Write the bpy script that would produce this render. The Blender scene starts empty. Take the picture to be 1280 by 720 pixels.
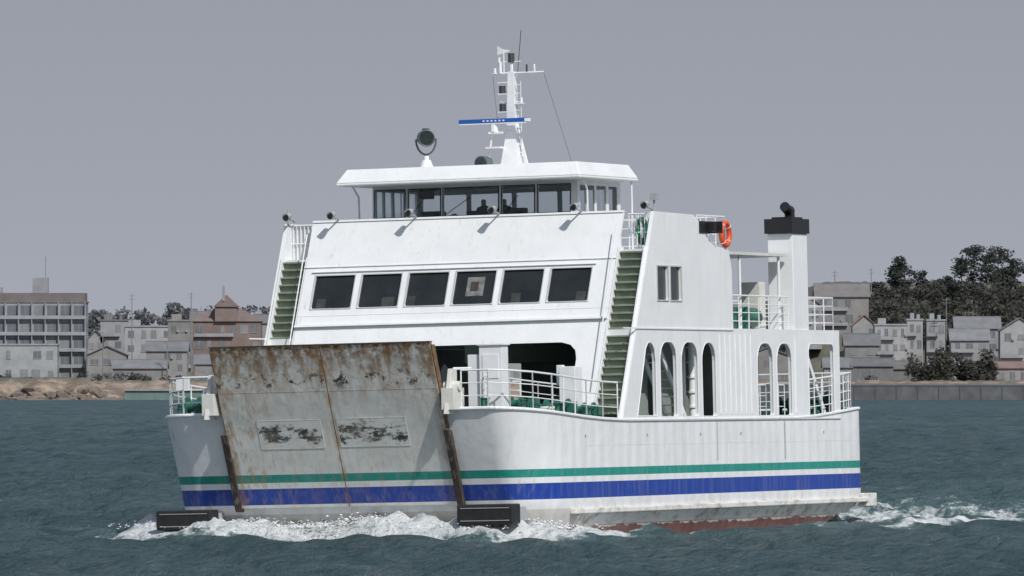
import bpy, bmesh, math, random
import numpy as np
from mathutils import Vector, Matrix, Quaternion
random.seed(7); np.random.seed(7)
R=math.radians
scene=bpy.context.scene
COL=scene.collection

# ------------------------------------------------------------------ materials
def lin(c): return tuple(c)+(1.0,) if len(c)==3 else c
class NT:
    def __init__(s,name):
        s.m=bpy.data.materials.new(name); s.m.use_nodes=True
        s.t=s.m.node_tree; s.n=s.t.nodes; s.l=s.t.links
        s.b=s.n['Principled BSDF']; s.tc=s.n.new('ShaderNodeTexCoord')
    def co(s,scale=(1,1,1)):
        mp=s.n.new('ShaderNodeMapping'); mp.inputs['Scale'].default_value=scale
        s.l.new(s.tc.outputs['Object'],mp.inputs['Vector']); return mp.outputs[0]
    def noise(s,scale,detail=4,rough=.55,vec=None):
        n=s.n.new('ShaderNodeTexNoise'); n.inputs['Scale'].default_value=scale
        n.inputs['Detail'].default_value=detail; n.inputs['Roughness'].default_value=rough
        s.l.new(vec if vec is not None else s.tc.outputs['Object'],n.inputs['Vector']); return n.outputs['Fac']
    def mr(s,v,a,b,c=0.,d=1.,smooth=False):
        n=s.n.new('ShaderNodeMapRange'); n.inputs[1].default_value=a;n.inputs[2].default_value=b
        n.inputs[3].default_value=c;n.inputs[4].default_value=d
        if smooth:n.interpolation_type='SMOOTHSTEP'
        s.l.new(v,n.inputs[0]); return n.outputs[0]
    def math(s,op,a,b=None):
        n=s.n.new('ShaderNodeMath'); n.operation=op
        for i,x in enumerate((a,b)):
            if x is None: continue
            if isinstance(x,(int,float)): n.inputs[i].default_value=x
            else: s.l.new(x,n.inputs[i])
        return n.outputs[0]
    def mix(s,f,a,b,mode='MIX'):
        n=s.n.new('ShaderNodeMix'); n.data_type='RGBA'; n.blend_type=mode
        for i,x in ((0,f),(6,a),(7,b)):
            if isinstance(x,(int,float)): n.inputs[i].default_value=x
            elif isinstance(x,tuple): n.inputs[i].default_value=lin(x)
            else: s.l.new(x,n.inputs[i])
        return n.outputs[2]
    def sep(s):
        n=s.n.new('ShaderNodeSeparateXYZ'); s.l.new(s.tc.outputs['Object'],n.inputs[0]); return n.outputs
    def base(s,c): s.l.new(c,s.b.inputs['Base Color'])
    def bump(s,h,strength,dist=.02,conn=True):
        n=s.n.new('ShaderNodeBump'); n.inputs['Strength'].default_value=strength; n.inputs['Distance'].default_value=dist
        s.l.new(h,n.inputs['Height'])
        if conn: s.l.new(n.outputs[0],s.b.inputs['Normal'])
        return n.outputs[0]

def mk(name,col,rough=.5,metal=0,var=.12,vscale=2.5,rust=0.,bump=0.,bscale=4.):
    t=NT(name)
    n=t.noise(vscale,5)
    dark=tuple(c*(1-var) for c in col); lite=tuple(min(1,c*(1+var*.4)) for c in col)
    c=t.mix(t.mr(n,.3,.7),dark,lite)
    if rust>0:
        st=t.noise(3.0,6,.6,t.co((2.2,2.2,.22)))
        big=t.noise(.55,3)
        f=t.math('MULTIPLY',t.mr(st,.60,.75),t.mr(big,.45,.7))
        c=t.mix(t.math('MULTIPLY',f,rust),c,(.33,.20,.10))
        s5=t.noise(2.2,7,.65,t.co((3.2,3.2,.12)))
        c=t.mix(t.math('MULTIPLY',t.mr(s5,.52,.72),rust*.35),c,(.48,.49,.48))
    t.base(c)
    t.b.inputs['Roughness'].default_value=rough; t.b.inputs['Metallic'].default_value=metal
    if bump>0: t.bump(t.noise(bscale,3),bump,.03)
    return t.m

WHITE=(.79,.81,.825)
M={}
M['white']=mk('white_paint',WHITE,.42,var=.06,vscale=.9,rust=.55,bump=.4,bscale=1.1)
M['white2']=mk('white_paint_clean',(.78,.795,.81),.4,var=.08,vscale=3)
M['cream']=mk('cream_paint',(.66,.66,.62),.5,var=.12,rust=.5)
M['grey']=mk('grey_paint',(.38,.39,.40),.5)
M['frame']=mk('window_frame',(.50,.51,.52),.35)
M['black']=mk('black_rubber',(.018,.018,.019),.6,var=.5,vscale=6,bump=.3)
M['blackp']=mk('black_paint',(.015,.015,.017),.45)
M['green']=mk('green_stair_paint',(.25,.29,.22),.65,var=.25,vscale=4)
M['winch']=mk('winch_green',(.03,.15,.11),.5,var=.35)
M['deckm']=mk('deck_green',(.10,.17,.13),.7,var=.3)
M['orange']=mk('lifebuoy_orange',(.72,.10,.03),.5)
M['buoyg']=mk('lifebuoy_green',(.02,.17,.08),.5)
M['lampg']=mk('lamp_green_grey',(.08,.11,.11),.4)
M['blue']=mk('radar_blue',(.02,.10,.38),.35)
M['dark']=mk('interior_dark',(.05,.055,.055),.7)
M['inner']=mk('interior_grey_green',(.26,.29,.27),.7)
M['rustbar']=mk('rusty_bar',(.055,.04,.03),.8,var=.6,vscale=5,rust=1.,bump=.5)
M['rust']=mk('rust',(.20,.12,.065),.85,var=.5,vscale=6)
M['poster']=mk('poster_paper',(.20,.20,.195),.7,var=.6,vscale=5)
M['posterr']=mk('poster_print',(.06,.045,.04),.7,var=.5,vscale=9)
M['curtain']=mk('cabin_curtain',(.05,.055,.055),.9,var=.5,vscale=3)
t=NT('dark_window_glass'); t.base(t.mix(t.noise(1.5,3),(.006,.008,.009),(.035,.04,.042))); t.b.inputs['Roughness'].default_value=.05; M['glass']=t.m
t.bump(t.noise(.8,2),.2,.02)
t=NT('tinted_glass')
tr=t.n.new('ShaderNodeBsdfTransparent'); tr.inputs[0].default_value=(.78,.82,.83,1)
gl=t.n.new('ShaderNodeBsdfGlossy'); gl.inputs['Roughness'].default_value=.03; gl.inputs[0].default_value=(.9,.9,.9,1)
fr=t.n.new('ShaderNodeFresnel'); fr.inputs[0].default_value=1.5
mx=t.n.new('ShaderNodeMixShader'); t.l.new(fr.outputs[0],mx.inputs[0]); t.l.new(tr.outputs[0],mx.inputs[1]); t.l.new(gl.outputs[0],mx.inputs[2])
t.l.new(mx.outputs[0],t.n['Material Output'].inputs[0]); M['tint']=t.m
t=NT('lens_glass'); t.base(t.mix(t.noise(8,2),(.015,.02,.02),(.05,.06,.06))); t.b.inputs['Roughness'].default_value=.08; M['lens']=t.m

def striped(name,ramp_mode=False):
    t=NT(name); z=t.sep()[2]
    cr=t.n.new('ShaderNodeValToRGB'); cr.color_ramp.interpolation='CONSTANT'
    W=(.80,.82,.835,1) if not ramp_mode else (.78,.79,.76,1)
    BL=(.012,.055,.34,1); TE=(.012,.28,.23,1)
    els=[(0.,(.19,.065,.055,1)),(.062,(.62,.60,.57,1)),(.20,W),(.272,BL),(.388,W),(.432,TE),(.492,W)]
    if ramp_mode: els=els[2:]
    e=cr.color_ramp.elements
    while len(e)>1: e.remove(e[-1])
    e[0].position=0; e[0].color=els[0][1]
    for p,c in els[1:]:
        x=e.new(p); x.color=c
    zz=z
    if not ramp_mode:
        wob=t.mr(t.noise(1.2,5,.65),.3,.7,-.09,.09)
        lowm=t.mr(z,.35,.7,1.,0.)
        zz=t.math('ADD',z,t.math('MULTIPLY',wob,lowm))
    t.l.new(t.mr(zz,0,4),cr.inputs[0])
    c=cr.outputs[0]
    n=t.noise(.8,5); c=t.mix(1.,c,t.mix(t.mr(n,.3,.7),(.91,.91,.91),(1,1,1)),'MULTIPLY')
    st=t.noise(3.2,6,.62,t.co((2.0,2.0,.16)))
    big=t.noise(.5,3)
    f=t.math('MULTIPLY',t.mr(st,.57,.72),t.mr(big,.42,.68))
    c=t.mix(t.math('MULTIPLY',f,.5),c,(.38,.27,.17))
    s6=t.noise(2.0,7,.66,t.co((2.6,2.6,.12)))
    c=t.mix(t.math('MULTIPLY',t.mr(s6,.50,.72),.2),c,(.46,.46,.44))
    g=t.math('MULTIPLY',t.mr(z,1.1,.5),t.mr(t.noise(2.2,6,.6,t.co((1,1,.6))),.47,.66))
    g=t.math('MULTIPLY',g,t.mr(z,.16,.30))
    c=t.mix(t.math('MULTIPLY',g,.6),c,(.30,.25,.19))
    if ramp_mode:
        hi=t.mr(z,1.9,2.2)
        c=t.mix(t.math('MULTIPLY',hi,t.mr(t.noise(1.1,6,.65),.35,.75,0.,.5)),c,(.55,.55,.49))
        x0=t.sep()[0]
        s1=t.noise(2.6,7,.66,t.co((2.4,2.4,.14)))
        lf=t.mr(x0,-3.4,-1.6,1.,.25)
        c=t.mix(t.math('MULTIPLY',t.math('MULTIPLY',t.mr(s1,.48,.64),lf),.8),c,(.40,.22,.08))
        topm=t.mr(z,3.7,5.6)
        s2=t.noise(2.0,8,.7,t.co((1.8,1.8,.28)))
        f2=t.math('MULTIPLY',topm,t.mr(s2,.45,.58))
        c=t.mix(t.math('MULTIPLY',f2,.95),c,(.29,.15,.045))
        s3=t.noise(3.2,9,.75)
        band=t.math('MULTIPLY',t.mr(z,4.30,4.6),t.mr(z,5.10,4.75))
        c=t.mix(t.math('MULTIPLY',band,t.mr(s3,.53,.57)),c,(.05,.035,.03))
        s4=t.noise(6,8,.7)
        c=t.mix(t.math('MULTIPLY',t.mr(z,4.9,5.6),t.mr(s4,.40,.58)),c,(.18,.085,.03))
        x=t.math('ABSOLUTE',x0)
        se=t.math('MULTIPLY',t.mr(x,.13,.01),t.mr(t.noise(2.,6,.65,t.co((2,2,.5))),.42,.62))
        c=t.mix(t.math('MULTIPLY',se,.9),c,(.38,.20,.06))
        se=t.math('MULTIPLY',t.math('MULTIPLY',t.mr(x,.5,.05),t.mr(z,3.9,5.2)),t.mr(t.noise(2.6,7,.65,t.co((2,2,.3))),.44,.58))
        c=t.mix(t.math('MULTIPLY',se,.9),c,(.28,.15,.05))
        seg=t.math('MULTIPLY',t.mr(x,3.15,3.43),t.mr(t.noise(2.,6,.65,t.co((2,2,.4))),.38,.58))
        c=t.mix(t.math('MULTIPLY',seg,.85),c,(.28,.16,.06))
    t.base(c); t.b.inputs['Roughness'].default_value=.45
    w=t.n.new('ShaderNodeTexWave'); w.inputs['Scale'].default_value=.42; w.bands_direction='Y'; w.inputs['Distortion'].default_value=1.5
    t.l.new(t.tc.outputs['Object'],w.inputs['Vector'])
    h=t.math('ADD',t.math('MULTIPLY',w.outputs['Fac'],.35),t.noise(.9,3))
    t.bump(h,.5,.07)
    return t.m
M['hull']=striped('striped_hull_paint'); M['ramp']=striped('ramp_paint',True)
t=NT('scuffed_panel'); zc=t.sep()[2]; mid=t.math('MULTIPLY',t.mr(zc,2.75,3.0),t.mr(zc,3.5,3.25))
nn=t.math('ADD',t.noise(1.8,10,.78,t.co((1,1,1.8))),t.mr(mid,0,1,-.10,.05))
c=t.mix(t.mr(nn,.49,.56),(.74,.75,.72),(.045,.045,.044))
t.base(t.mix(t.mr(t.noise(2,5),.4,.7,0,.3),c,(.45,.38,.28))); t.b.inputs['Roughness'].default_value=.6; M['scuff']=t.m
t=NT('rub_ledge'); c=t.mix(t.mr(t.noise(1.5,7,.65,t.co((1,1,2))),.48,.70),(.72,.72,.70),(.34,.28,.21)); t.base(c); t.b.inputs['Roughness'].default_value=.7; M['ledge']=t.m

# ------------------------------------------------------------------ mesh builder
BOXF=[(0,1,2,3),(4,5,6,7),(0,1,5,4),(1,2,6,5),(2,3,7,6),(3,0,4,7)]
class MB:
    def __init__(s): s.v=[]; s.f=[]
    def add(s,vs,fs):
        o=len(s.v); s.v+= [tuple(x) for x in vs]; s.f+=[tuple(i+o for i in f) for f in fs]; return s
    def box(s,x0,x1,y0,y1,z0,z1):
        return s.add([(x0,y0,z0),(x1,y0,z0),(x1,y1,z0),(x0,y1,z0),(x0,y0,z1),(x1,y0,z1),(x1,y1,z1),(x0,y1,z1)],
          [(0,3,2,1),(4,5,6,7),(0,1,5,4),(1,2,6,5),(2,3,7,6),(3,0,4,7)])
    def tube(s,p0,p1,r,n=6,r2=None):
        p0=Vector(p0);p1=Vector(p1);d=(p1-p0)
        if d.length<1e-6:return s
        d.normalize(); a=d.orthogonal().normalized(); b=d.cross(a); r2=r if r2 is None else r2
        vs=[]
        for p,rr in((p0,r),(p1,r2)):
            for i in range(n):
                t=2*math.pi*i/n+.3; vs.append(p+a*rr*math.cos(t)+b*rr*math.sin(t))
        fs=[(i,(i+1)%n,n+(i+1)%n,n+i) for i in range(n)]+[tuple(range(n))[::-1],tuple(range(n,2*n))]
        return s.add(vs,fs)
    def path(s,pts,r,n=6):
        for a,b in zip(pts[:-1],pts[1:]): s.tube(a,b,r,n)
        return s
    def torus(s,c,axis,Rr,r,N=28,n=10):
        c=Vector(c);ax=Vector(axis).normalized();a=ax.orthogonal().normalized();b=ax.cross(a);vs=[];fs=[]
        for i in range(N):
            t=2*math.pi*i/N; d=a*math.cos(t)+b*math.sin(t)
            for j in range(n):
                p=2*math.pi*j/n; vs.append(c+d*(Rr+r*math.cos(p))+ax*r*math.sin(p))
        for i in range(N):
            for j in range(n):
                fs.append((i*n+j,((i+1)%N)*n+j,((i+1)%N)*n+(j+1)%n,i*n+(j+1)%n))
        return s.add(vs,fs)
    def prism(s,poly,axis,a0,a1):
        n=len(poly);vs=[]
        for a in(a0,a1):
            for p in poly:
                q=[p[0],p[1]];q.insert(axis,a);vs.append(tuple(q))
        fs=[(i,(i+1)%n,n+(i+1)%n,n+i) for i in range(n)]+[tuple(range(n))[::-1],tuple(range(n,2*n))]
        return s.add(vs,fs)
    _ico={}
    def ico(s,c,r,sub=1,jit=.0,sc=(1,1,1)):
        if sub not in MB._ico:
            bm=bmesh.new(); bmesh.ops.create_icosphere(bm,subdivisions=sub,radius=1)
            MB._ico[sub]=([v.co.copy() for v in bm.verts],[tuple(v.index for v in f.verts) for f in bm.faces]); bm.free()
        V_,F_=MB._ico[sub]; vs=[]
        for v in V_:
            k=r*(1+random.uniform(-jit,jit)); vs.append((c[0]+v.x*k*sc[0],c[1]+v.y*k*sc[1],c[2]+v.z*k*sc[2]))
        return s.add(vs,F_)
    def done(s,name,mat,parent=None,smooth=0,bevel=0):
        me=bpy.data.meshes.new(name); me.from_pydata(s.v,[],s.f); me.update()
        bm=bmesh.new(); bm.from_mesh(me); bmesh.ops.recalc_face_normals(bm,faces=bm.faces); bm.to_mesh(me); bm.free()
        ob=bpy.data.objects.new(name,me); COL.objects.link(ob); me.materials.append(M[mat] if isinstance(mat,str) else mat)
        if smooth:
            me.polygons.foreach_set('use_smooth',[True]*len(me.polygons)); me.set_sharp_from_angle(angle=R(smooth))
        if bevel:
            b=ob.modifiers.new('bevel','BEVEL'); b.width=bevel; b.segments=2; b.limit_method='ANGLE'
        if parent: ob.parent=parent
        return ob
def rr(x0,x1,y0,y1,rt,rb=None,seg=6):
    rb=rt if rb is None else rb; pts=[]
    for cx,cy,r,a0 in((x1-rt,y1-rt,rt,0),(x0+rt,y1-rt,rt,90),(x0+rb,y0+rb,rb,180),(x1-rb,y0+rb,rb,270)):
        for i in range(seg+1):
            a=R(a0+90*i/seg); pts.append((cx+r*math.cos(a),cy+r*math.sin(a)))
    return pts
def panel(name,outline,holes,thick,mapf,mat,parent):
    cu=bpy.data.curves.new(name,'CURVE'); cu.dimensions='2D'; cu.fill_mode='BOTH'; cu.extrude=thick/2
    for poly in [outline]+holes:
        sp=cu.splines.new('POLY'); sp.points.add(len(poly)-1)
        for i,p in enumerate(poly): sp.points[i].co=(p[0],p[1],0,1)
        sp.use_cyclic_u=True
    ob=bpy.data.objects.new(name+'_c',cu); COL.objects.link(ob)
    dg=bpy.context.evaluated_depsgraph_get(); dg.update()
    me=bpy.data.meshes.new_from_object(ob.evaluated_get(dg))
    bpy.data.objects.remove(ob)
    for v in me.vertices: v.co=mapf(v.co.x,v.co.y,v.co.z)
    me.name=name; me.materials.clear(); me.materials.append(M[mat])
    bm=bmesh.new(); bm.from_mesh(me); bmesh.ops.remove_doubles(bm,verts=bm.verts,dist=.0005); bmesh.ops.recalc_face_normals(bm,faces=bm.faces); bm.to_mesh(me); bm.free()
    me.polygons.foreach_set('use_smooth',[False]*len(me.polygons))
    o=bpy.data.objects.new(name,me); COL.objects.link(o); o.parent=parent; return o

# ------------------------------------------------------------------ FERRY (local x=port, y=aft, z=up, metres)
ferry=bpy.data.objects.new('car_ferry',None); COL.objects.link(ferry)
ferry.location=(-2.24,233,0); ferry.rotation_euler=(0,R(-1.4),R(-22))

def interp(z,tab):
    if z<=tab[0][0]: return tab[0][1]
    for (a,x),(b,y) in zip(tab[:-1],tab[1:]):
        if z<=b: return x+(y-x)*(z-a)/(b-a)
    return tab[-1][1]
ST=21.55
Wt=[(-1,5.0),(-.3,5.55),(.2,5.80),(.55,5.93),(.85,6.0),(4,6.0)]
def UF(z): return -7.5+.43*(3.75-z) if z>.85 else -7.5+.43*2.9+(.85-z)*.6
Us=[(-1,15.5),(-.3,17.8),(.2,19.5),(.55,20.8),(.85,ST),(4,ST)]
def zt(u):
    f=max(0,min(1,-u/7.5))**1.5*.40; g=max(0,min(1,(u-15)/5.5))**1.5*.28
    return 3.35+f+g
def half(z):
    W=interp(z,Wt);uf=UF(z);us=interp(z,Us);p=[(0,uf),(2,uf),(3.5,uf+.02)]
    for i in range(15):
        t=math.pi/2*i/14; p.append((W-1.3+1.3*math.sin(t),uf+2.4-2.4*math.cos(t)))
    for u in (-3,-1.5,0,4,8,12,15,16.5,18): p.append((W,min(u,us-1.2)+0.0))
    for i in range(7):
        t=math.pi/2*i/6; p.append((W-.8+.8*math.cos(t),us-.8+.8*math.sin(t)))
    p.append((0,us)); return p
mb=MB(); levels=[-1,-.3,.2,.55,.85,1.1,1.6,2.1,2.8,99]
rings=[]
for z in levels:
    zz=3.75 if z==99 else z
    h=half(zz); ring=[]
    full=h+[(-a,b) for a,b in h[-2:0:-1]]
    for a,b in full: ring.append((a,b,zt(b) if z==99 else z))
    rings.append(ring)
n=len(rings[0])
vs=[p for r in rings for p in r]; fs=[]
for k in range(len(rings)-1):
    for i in range(n): fs.append((k*n+i,k*n+(i+1)%n,(k+1)*n+(i+1)%n,(k+1)*n+i))
mb.add(vs,fs); mb.done('hull',"hull",ferry,smooth=28)
top=rings[-1]; hn=len(half(3.75))
d=MB(); pv=[(a*.992,b,c-.01) for a,b,c in top[:hn]]
vs=pv+[(-a,b,c) for a,b,c in pv]
d.add(vs,[(i,i+1,hn+i+1,hn+i) for i in range(hn-1)]); d.done('main_deck','deckm',ferry)
g=MB(); g.path([tuple(p) for p in top]+[top[0]],.055,8); g.done('gunwale','white2',ferry,smooth=40)
l=MB()
for s in(1,-1):
    a,b=(5.95,6.14) if s>0 else(-6.14,-5.95)
    l.box(a,b,-4.2,ST-.3,.64,.80)
    l.prism([(5.85*s,.30),(6.10*s,.64),(5.7*s,.64)],1,-3.8,ST-1.5)
l.box(-6.05,6.12,ST-.35,ST+.55,.50,.92); l.done('rubbing_ledge','ledge',ferry,bevel=.03)
l=MB()
for u in (13.9,7.9): l.box(6.0,6.02,u,u+.03,2.1,3.3)
l.tube((6.02,13.9,2.1),(6.02,13.9,3.2),.02)
for u in(-3.0,2.0,6.5,10.0,17.5): l.tube((6.015,u,2.9),(5.98,u,2.9),.05,10)
l.done('hull_drain_pipe','grey',ferry)
l=MB()
for s in(1,-1):
    x0,x1=sorted((5.995*s,6.006*s)); l.box(x0,x1,-2.8,20.5,2.62,2.628)
    for u in(3.6,8.9,16.4): l.box(x0,x1,u,u+.008,.9,2.62)
l.done('hull_plate_seams','hull',ferry)

# bow ramp
def RU(z,off=0): return -7.5+.43*(3.75-z)-.02-off
def slab(mb,v0,v1,z0,z1,o0,o1):
    mb.add([(v0,RU(z0,o0),z0),(v1,RU(z0,o0),z0),(v1,RU(z1,o0),z1),(v0,RU(z1,o0),z1),
            (v0,RU(z0,o1),z0),(v1,RU(z0,o1),z0),(v1,RU(z1,o1),z1),(v0,RU(z1,o1),z1)],BOXF)
r=MB(); slab(r,-3.45,-.01,1.0,5.66,.0,.17); slab(r,.01,3.45,1.0,5.66,.0,.17); r.done('bow_ramp','ramp',ferry,bevel=.012)
r=MB(); slab(r,-3.46,3.46,5.663,5.70,-.03,.19); slab(r,-.009,.009,1.02,5.65,.10,.168); slab(r,3.452,3.49,3.2,5.6,-.1,.15)
slab(r,-3.47,-3.452,3.2,5.6,-.1,.15); r.done('ramp_edge_bars','rust',ferry)
r=MB(); slab(r,-2.4,-.42,2.72,3.52,.17,.178); slab(r,.12,2.25,2.74,3.54,.17,.178); r.done('ramp_anti_slip_panels','scuff',ferry)
r=MB()
for a,b,c,dd in((-2.4,-.42,2.72,3.52),(.12,2.25,2.74,3.54)):
    for q in((a-.015,b+.015,c-.015,c),(a-.015,b+.015,dd,dd+.015),(a-.015,a,c,dd),(b,b+.015,c,dd)): slab(r,*q,.17,.182)
for z in(4.35,): slab(r,-3.4,-.05,z,z+.012,.17,.175); slab(r,.05,3.4,z,z+.012,.17,.175)
r.done('ramp_weld_seams','ramp',ferry)
r=MB()
for a,b in((-3.60,-3.40),(3.40,3.60)): slab(r,a,b,.9,3.15,.05,.26)
r.done('ramp_guide_bars','rustbar',ferry,bevel=.02)
r=MB()
for i in range(9):
    v=-3.1+i*.775; slab(r,v-.05,v+.05,3.9,5.6,-.25,-.002)
slab(r,-3.4,3.4,4.9,5.05,-.26,-.004); r.done('ramp_back_stiffeners','cream',ferry)
for s in(1,-1):
    f=MB(); a,b=sorted((3.85*s,5.6*s)); f.box(a,b,-7.75,-7.15,.42,1.0); f.done('bow_fender','black',ferry,bevel=.05)
    f=MB(); f.box(a+.12,b-.12,-7.77,-7.752,.52,.54); f.box(a+.12,b-.12,-7.77,-7.752,.88,.90)
    for q in(4.1,5.0): 
        x0,x1=sorted((q*s,(q+.3)*s)); f.box(x0,x1,-7.2,-5.6,.5,.9)
    f.done('fender_brackets','grey',ferry)
    f=MB(); x0,x1=sorted((3.56*s,3.95*s)); f.box(x0,x1,-8.0,-7.2,3.72,4.35); f.tube((x0-.05,-7.6,4.4),(x1+.05,-7.6,4.4),.14,14); 
    f.prism([(-8.1,3.6),(-7.3,3.6),(-7.3,4.9),(-7.7,4.9)],0,x0+.1,x0+.22); f.done('ramp_hinge_bracket','cream',ferry,smooth=35,bevel=.01)

# side walls
RK=.48
def arch(u0,u1,z0=3.42,z1=5.67): return rr(u0,u1,z0,z1,min((u1-u0)/2-.02,.55),.12)
a1=[(1.25,3.45),(2.85,3.45),(2.85,5.1),(2.78,5.4),(2.62,5.58),(2.4,5.66),(2.2,5.62),(2.02,5.45),(1.9,5.15)]
holes=[a1,arch(3.2,4.6),arch(5.0,6.4),arch(6.75,7.95),arch(11.6,13.0),arch(13.35,14.7),rr(16.25,18.6,3.42,5.67,.25,.05)]
wins=[rr(3.1,4.0,6.92,7.92,.05),rr(4.2,5.1,6.92,7.92,.05)]
outl=[(0,3.3),(19.15,3.3),(19.15,6.1),(9.55,6.1),(9.52,7.9),(9.3,8.5),(8.0,8.62),(7.3,8.9),(6.7,9.35),(6.3,9.52),(3.0,9.56)]
for s,nm in((1,'house_side_wall_port'),(-1,'house_side_wall_starboard')):
    panel(nm,outl,holes+wins,.12,lambda x,y,z,s=s:(s*5.95+z,x,y),'white',ferry)
    gm=MB(); gm.box(s*5.93-.01,s*5.93+.01,3.0,5.2,6.85,8.0); gm.done('cabin_side_glass','glass',ferry)
    f=MB()
    for a,b in((3.1,4.0),(4.2,5.1)):
        for q in((a-.04,b+.04,6.88,6.92),(a-.04,b+.04,7.92,7.96),(a-.04,a,6.92,7.92),(b,b+.04,6.92,7.92)):
            x0,x1=sorted((s*6.011,s*6.035)); f.box(x0,x1,*q)
    f.done('side_window_frames','frame',ferry)
    f=MB()
    for h in holes:
        pts=[(s*6.0,p[0],p[1]) for p in h]; f.path(pts+[pts[0]],.022,6)
    f.done('arch_coamings','white2',ferry,smooth=50)
    f=MB(); x0,x1=sorted((s*6.011,s*6.04))
    for u in (8.3,8.75,9.2,9.65,10.1,10.55,11.0): f.box(x0,x1,u,u+.04,3.5,5.9)
    f.box(x0,x1,.2,9.5,6.04,6.08); f.box(x0,x1,15.0,15.04,3.5,5.9); f.box(x0,x1,0.3,19.1,3.31,3.35)
    f.done('side_wall_stiffeners','white2',ferry)
    inn=[arch(1.6,2.9,3.5,5.3),arch(3.5,4.5,3.5,5.3),arch(5.3,6.3,3.5,5.3),arch(11.9,12.9,3.5,5.3)]
    panel('car_deck_inner_wall',[(1.2,3.36),(15.0,3.36),(15.0,5.74),(2.2,5.74)],inn,.08,lambda x,y,z,s=s:(s*4.75+z,x,y),'inner',ferry)

# front raked face
FU0=0.02
def fm(x,y,z): return (x,FU0+RK*(y-3.35)+z,y)
fo=[(-5.05,3.45),(-4.25,3.45),(-4.25,5.2),(-4.18,5.45),(-4.0,5.62),(-3.7,5.7),(3.7,5.7),(4.0,5.62),(4.18,5.45),(4.25,5.2),(4.25,3.45),(5.05,3.45),(5.05,9.58),(-5.05,9.58)]
wc=[-.17+1.533*(i-2.5) for i in range(6)]
fh=[rr(c-.65,c+.65,6.93,7.92,.07) for c in wc]
panel('house_front_wall',fo,fh,.10,fm,'white',ferry)
def fslab(mb,v0,v1,z0,z1,o0,o1):
    U=lambda z,o:FU0+RK*(z-3.35)-o
    mb.add([(v0,U(z0,o0),z0),(v1,U(z0,o0),z0),(v1,U(z1,o0),z1),(v0,U(z1,o0),z1),(v0,U(z0,o1),z0),(v1,U(z0,o1),z0),(v1,U(z1,o1),z1),(v0,U(z1,o1),z1)],BOXF)
g=MB()
for i,c in enumerate(wc): fslab(g,c-.7,c+.7,6.85,8.0,.0,-.02)
g.done('cabin_front_glass','glass',ferry)
f=MB()
for c,a,b in ((wc[0],-.5,-.2),(wc[1],.1,.5),(wc[2],-.6,-.35),(wc[4],-.3,.0),(wc[5],.25,.55)): fslab(f,c+a,c+b,6.93,7.22,.002,.006)
f.done('cabin_seat_backs','curtain',ferry)
f=MB()
for c in wc:
    for q in((c-.68,c+.68,6.90,6.93),(c-.68,c+.68,7.92,7.95),(c-.68,c-.65,6.93,7.92),(c+.65,c+.68,6.93,7.92)): fslab(f,*q,.052,.07)
f.done('cabin_window_frames','frame',ferry)
f=MB(); fslab(f,-5.05,5.05,6.38,6.44,.05,.17); fslab(f,-5.05,5.05,6.70,6.712,.05,.06); fslab(f,-5.05,5.05,8.18,8.20,.05,.09); fslab(f,-5.05,5.05,9.56,9.62,-.05,.09)
for v in(-3.9,-1.0,2.0,4.6): fslab(f,v,v+.012,8.25,9.5,.05,.056)
for v in(-2.5,2.6): fslab(f,v,v+.012,5.8,6.35,.05,.056)
for c in wc: fslab(f,c-.78,c+.78,8.03,8.05,.05,.11)
f.done('front_wall_ledges','white2',ferry)
f=MB(); c=wc[3]; fslab(f,c-.26,c+.30,7.17,7.74,.007,.012); f.done('window_poster','poster',ferry)
f=MB(); fslab(f,c-.14,c+.12,7.32,7.60,.012,.016); f.done('window_poster_print','posterr',ferry)
dk=MB(); dk.box(-5.88,5.88,1.35,19.1,5.76,6.08); dk.done('passenger_deck_slab','white2',ferry)
dk=MB(); dk.box(-5.88,5.88,2.55,9.5,8.33,8.44); dk.done('navigation_deck_slab','white2',ferry)
dk=MB(); dk.box(-5.88,5.88,9.40,9.48,6.09,8.32); dk.done('cabin_aft_wall','white',ferry)
dk=MB(); dk.box(2.2,3.1,9.485,9.52,6.12,8.05); dk.box(-3.1,-2.2,9.485,9.52,6.12,8.05); dk.done('cabin_doors','frame',ferry)
dk=MB(); dk.box(-2.0,2.2,12.0,15.5,3.36,5.75); dk.box(-.6,.6,4,11,5.2,5.75); dk.done('engine_casing','inner',ferry)
p=MB(); p.tube((5.4,7.5,3.4),(5.4,7.5,5.7),.11,12); p.tube((5.35,6.9,3.4),(5.35,6.9,5.7),.06,8)
for k in range(5): p.tube((5.4,7.5,3.7+k*.45),(5.4,7.5,3.76+k*.45),.16,12)
p.done('vent_pipes','white2',ferry,smooth=40)
def stair(mb,v0,v1,u0,z0,u1,z1,n):
    for i in range(n):
        t=(i+.5)/n; u=u0+(u1-u0)*t; z=z0+(z1-z0)*t; mb.box(v0,v1,u-.03,u+.20,z-.02,z+.02)
    for v in (v0,v1):
        mb.add([(v-.03,u0-.12,z0),(v+.03,u0-.12,z0),(v+.03,u0+.12,z0),(v-.03,u0+.12,z0),(v-.03,u1-.12,z1),(v+.03,u1-.12,z1),(v+.03,u1+.12,z1),(v-.03,u1+.12,z1)],BOXF)
st=MB(); stair(st,5.0,5.6,6.3,3.4,4.0,5.7,9); stair(st,5.2,5.75,18.4,3.4,16.4,5.75,11); stair(st,-5.75,-5.2,18.4,3.4,16.4,5.75,11); st.done('deck_ladders','white2',ferry)

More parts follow.
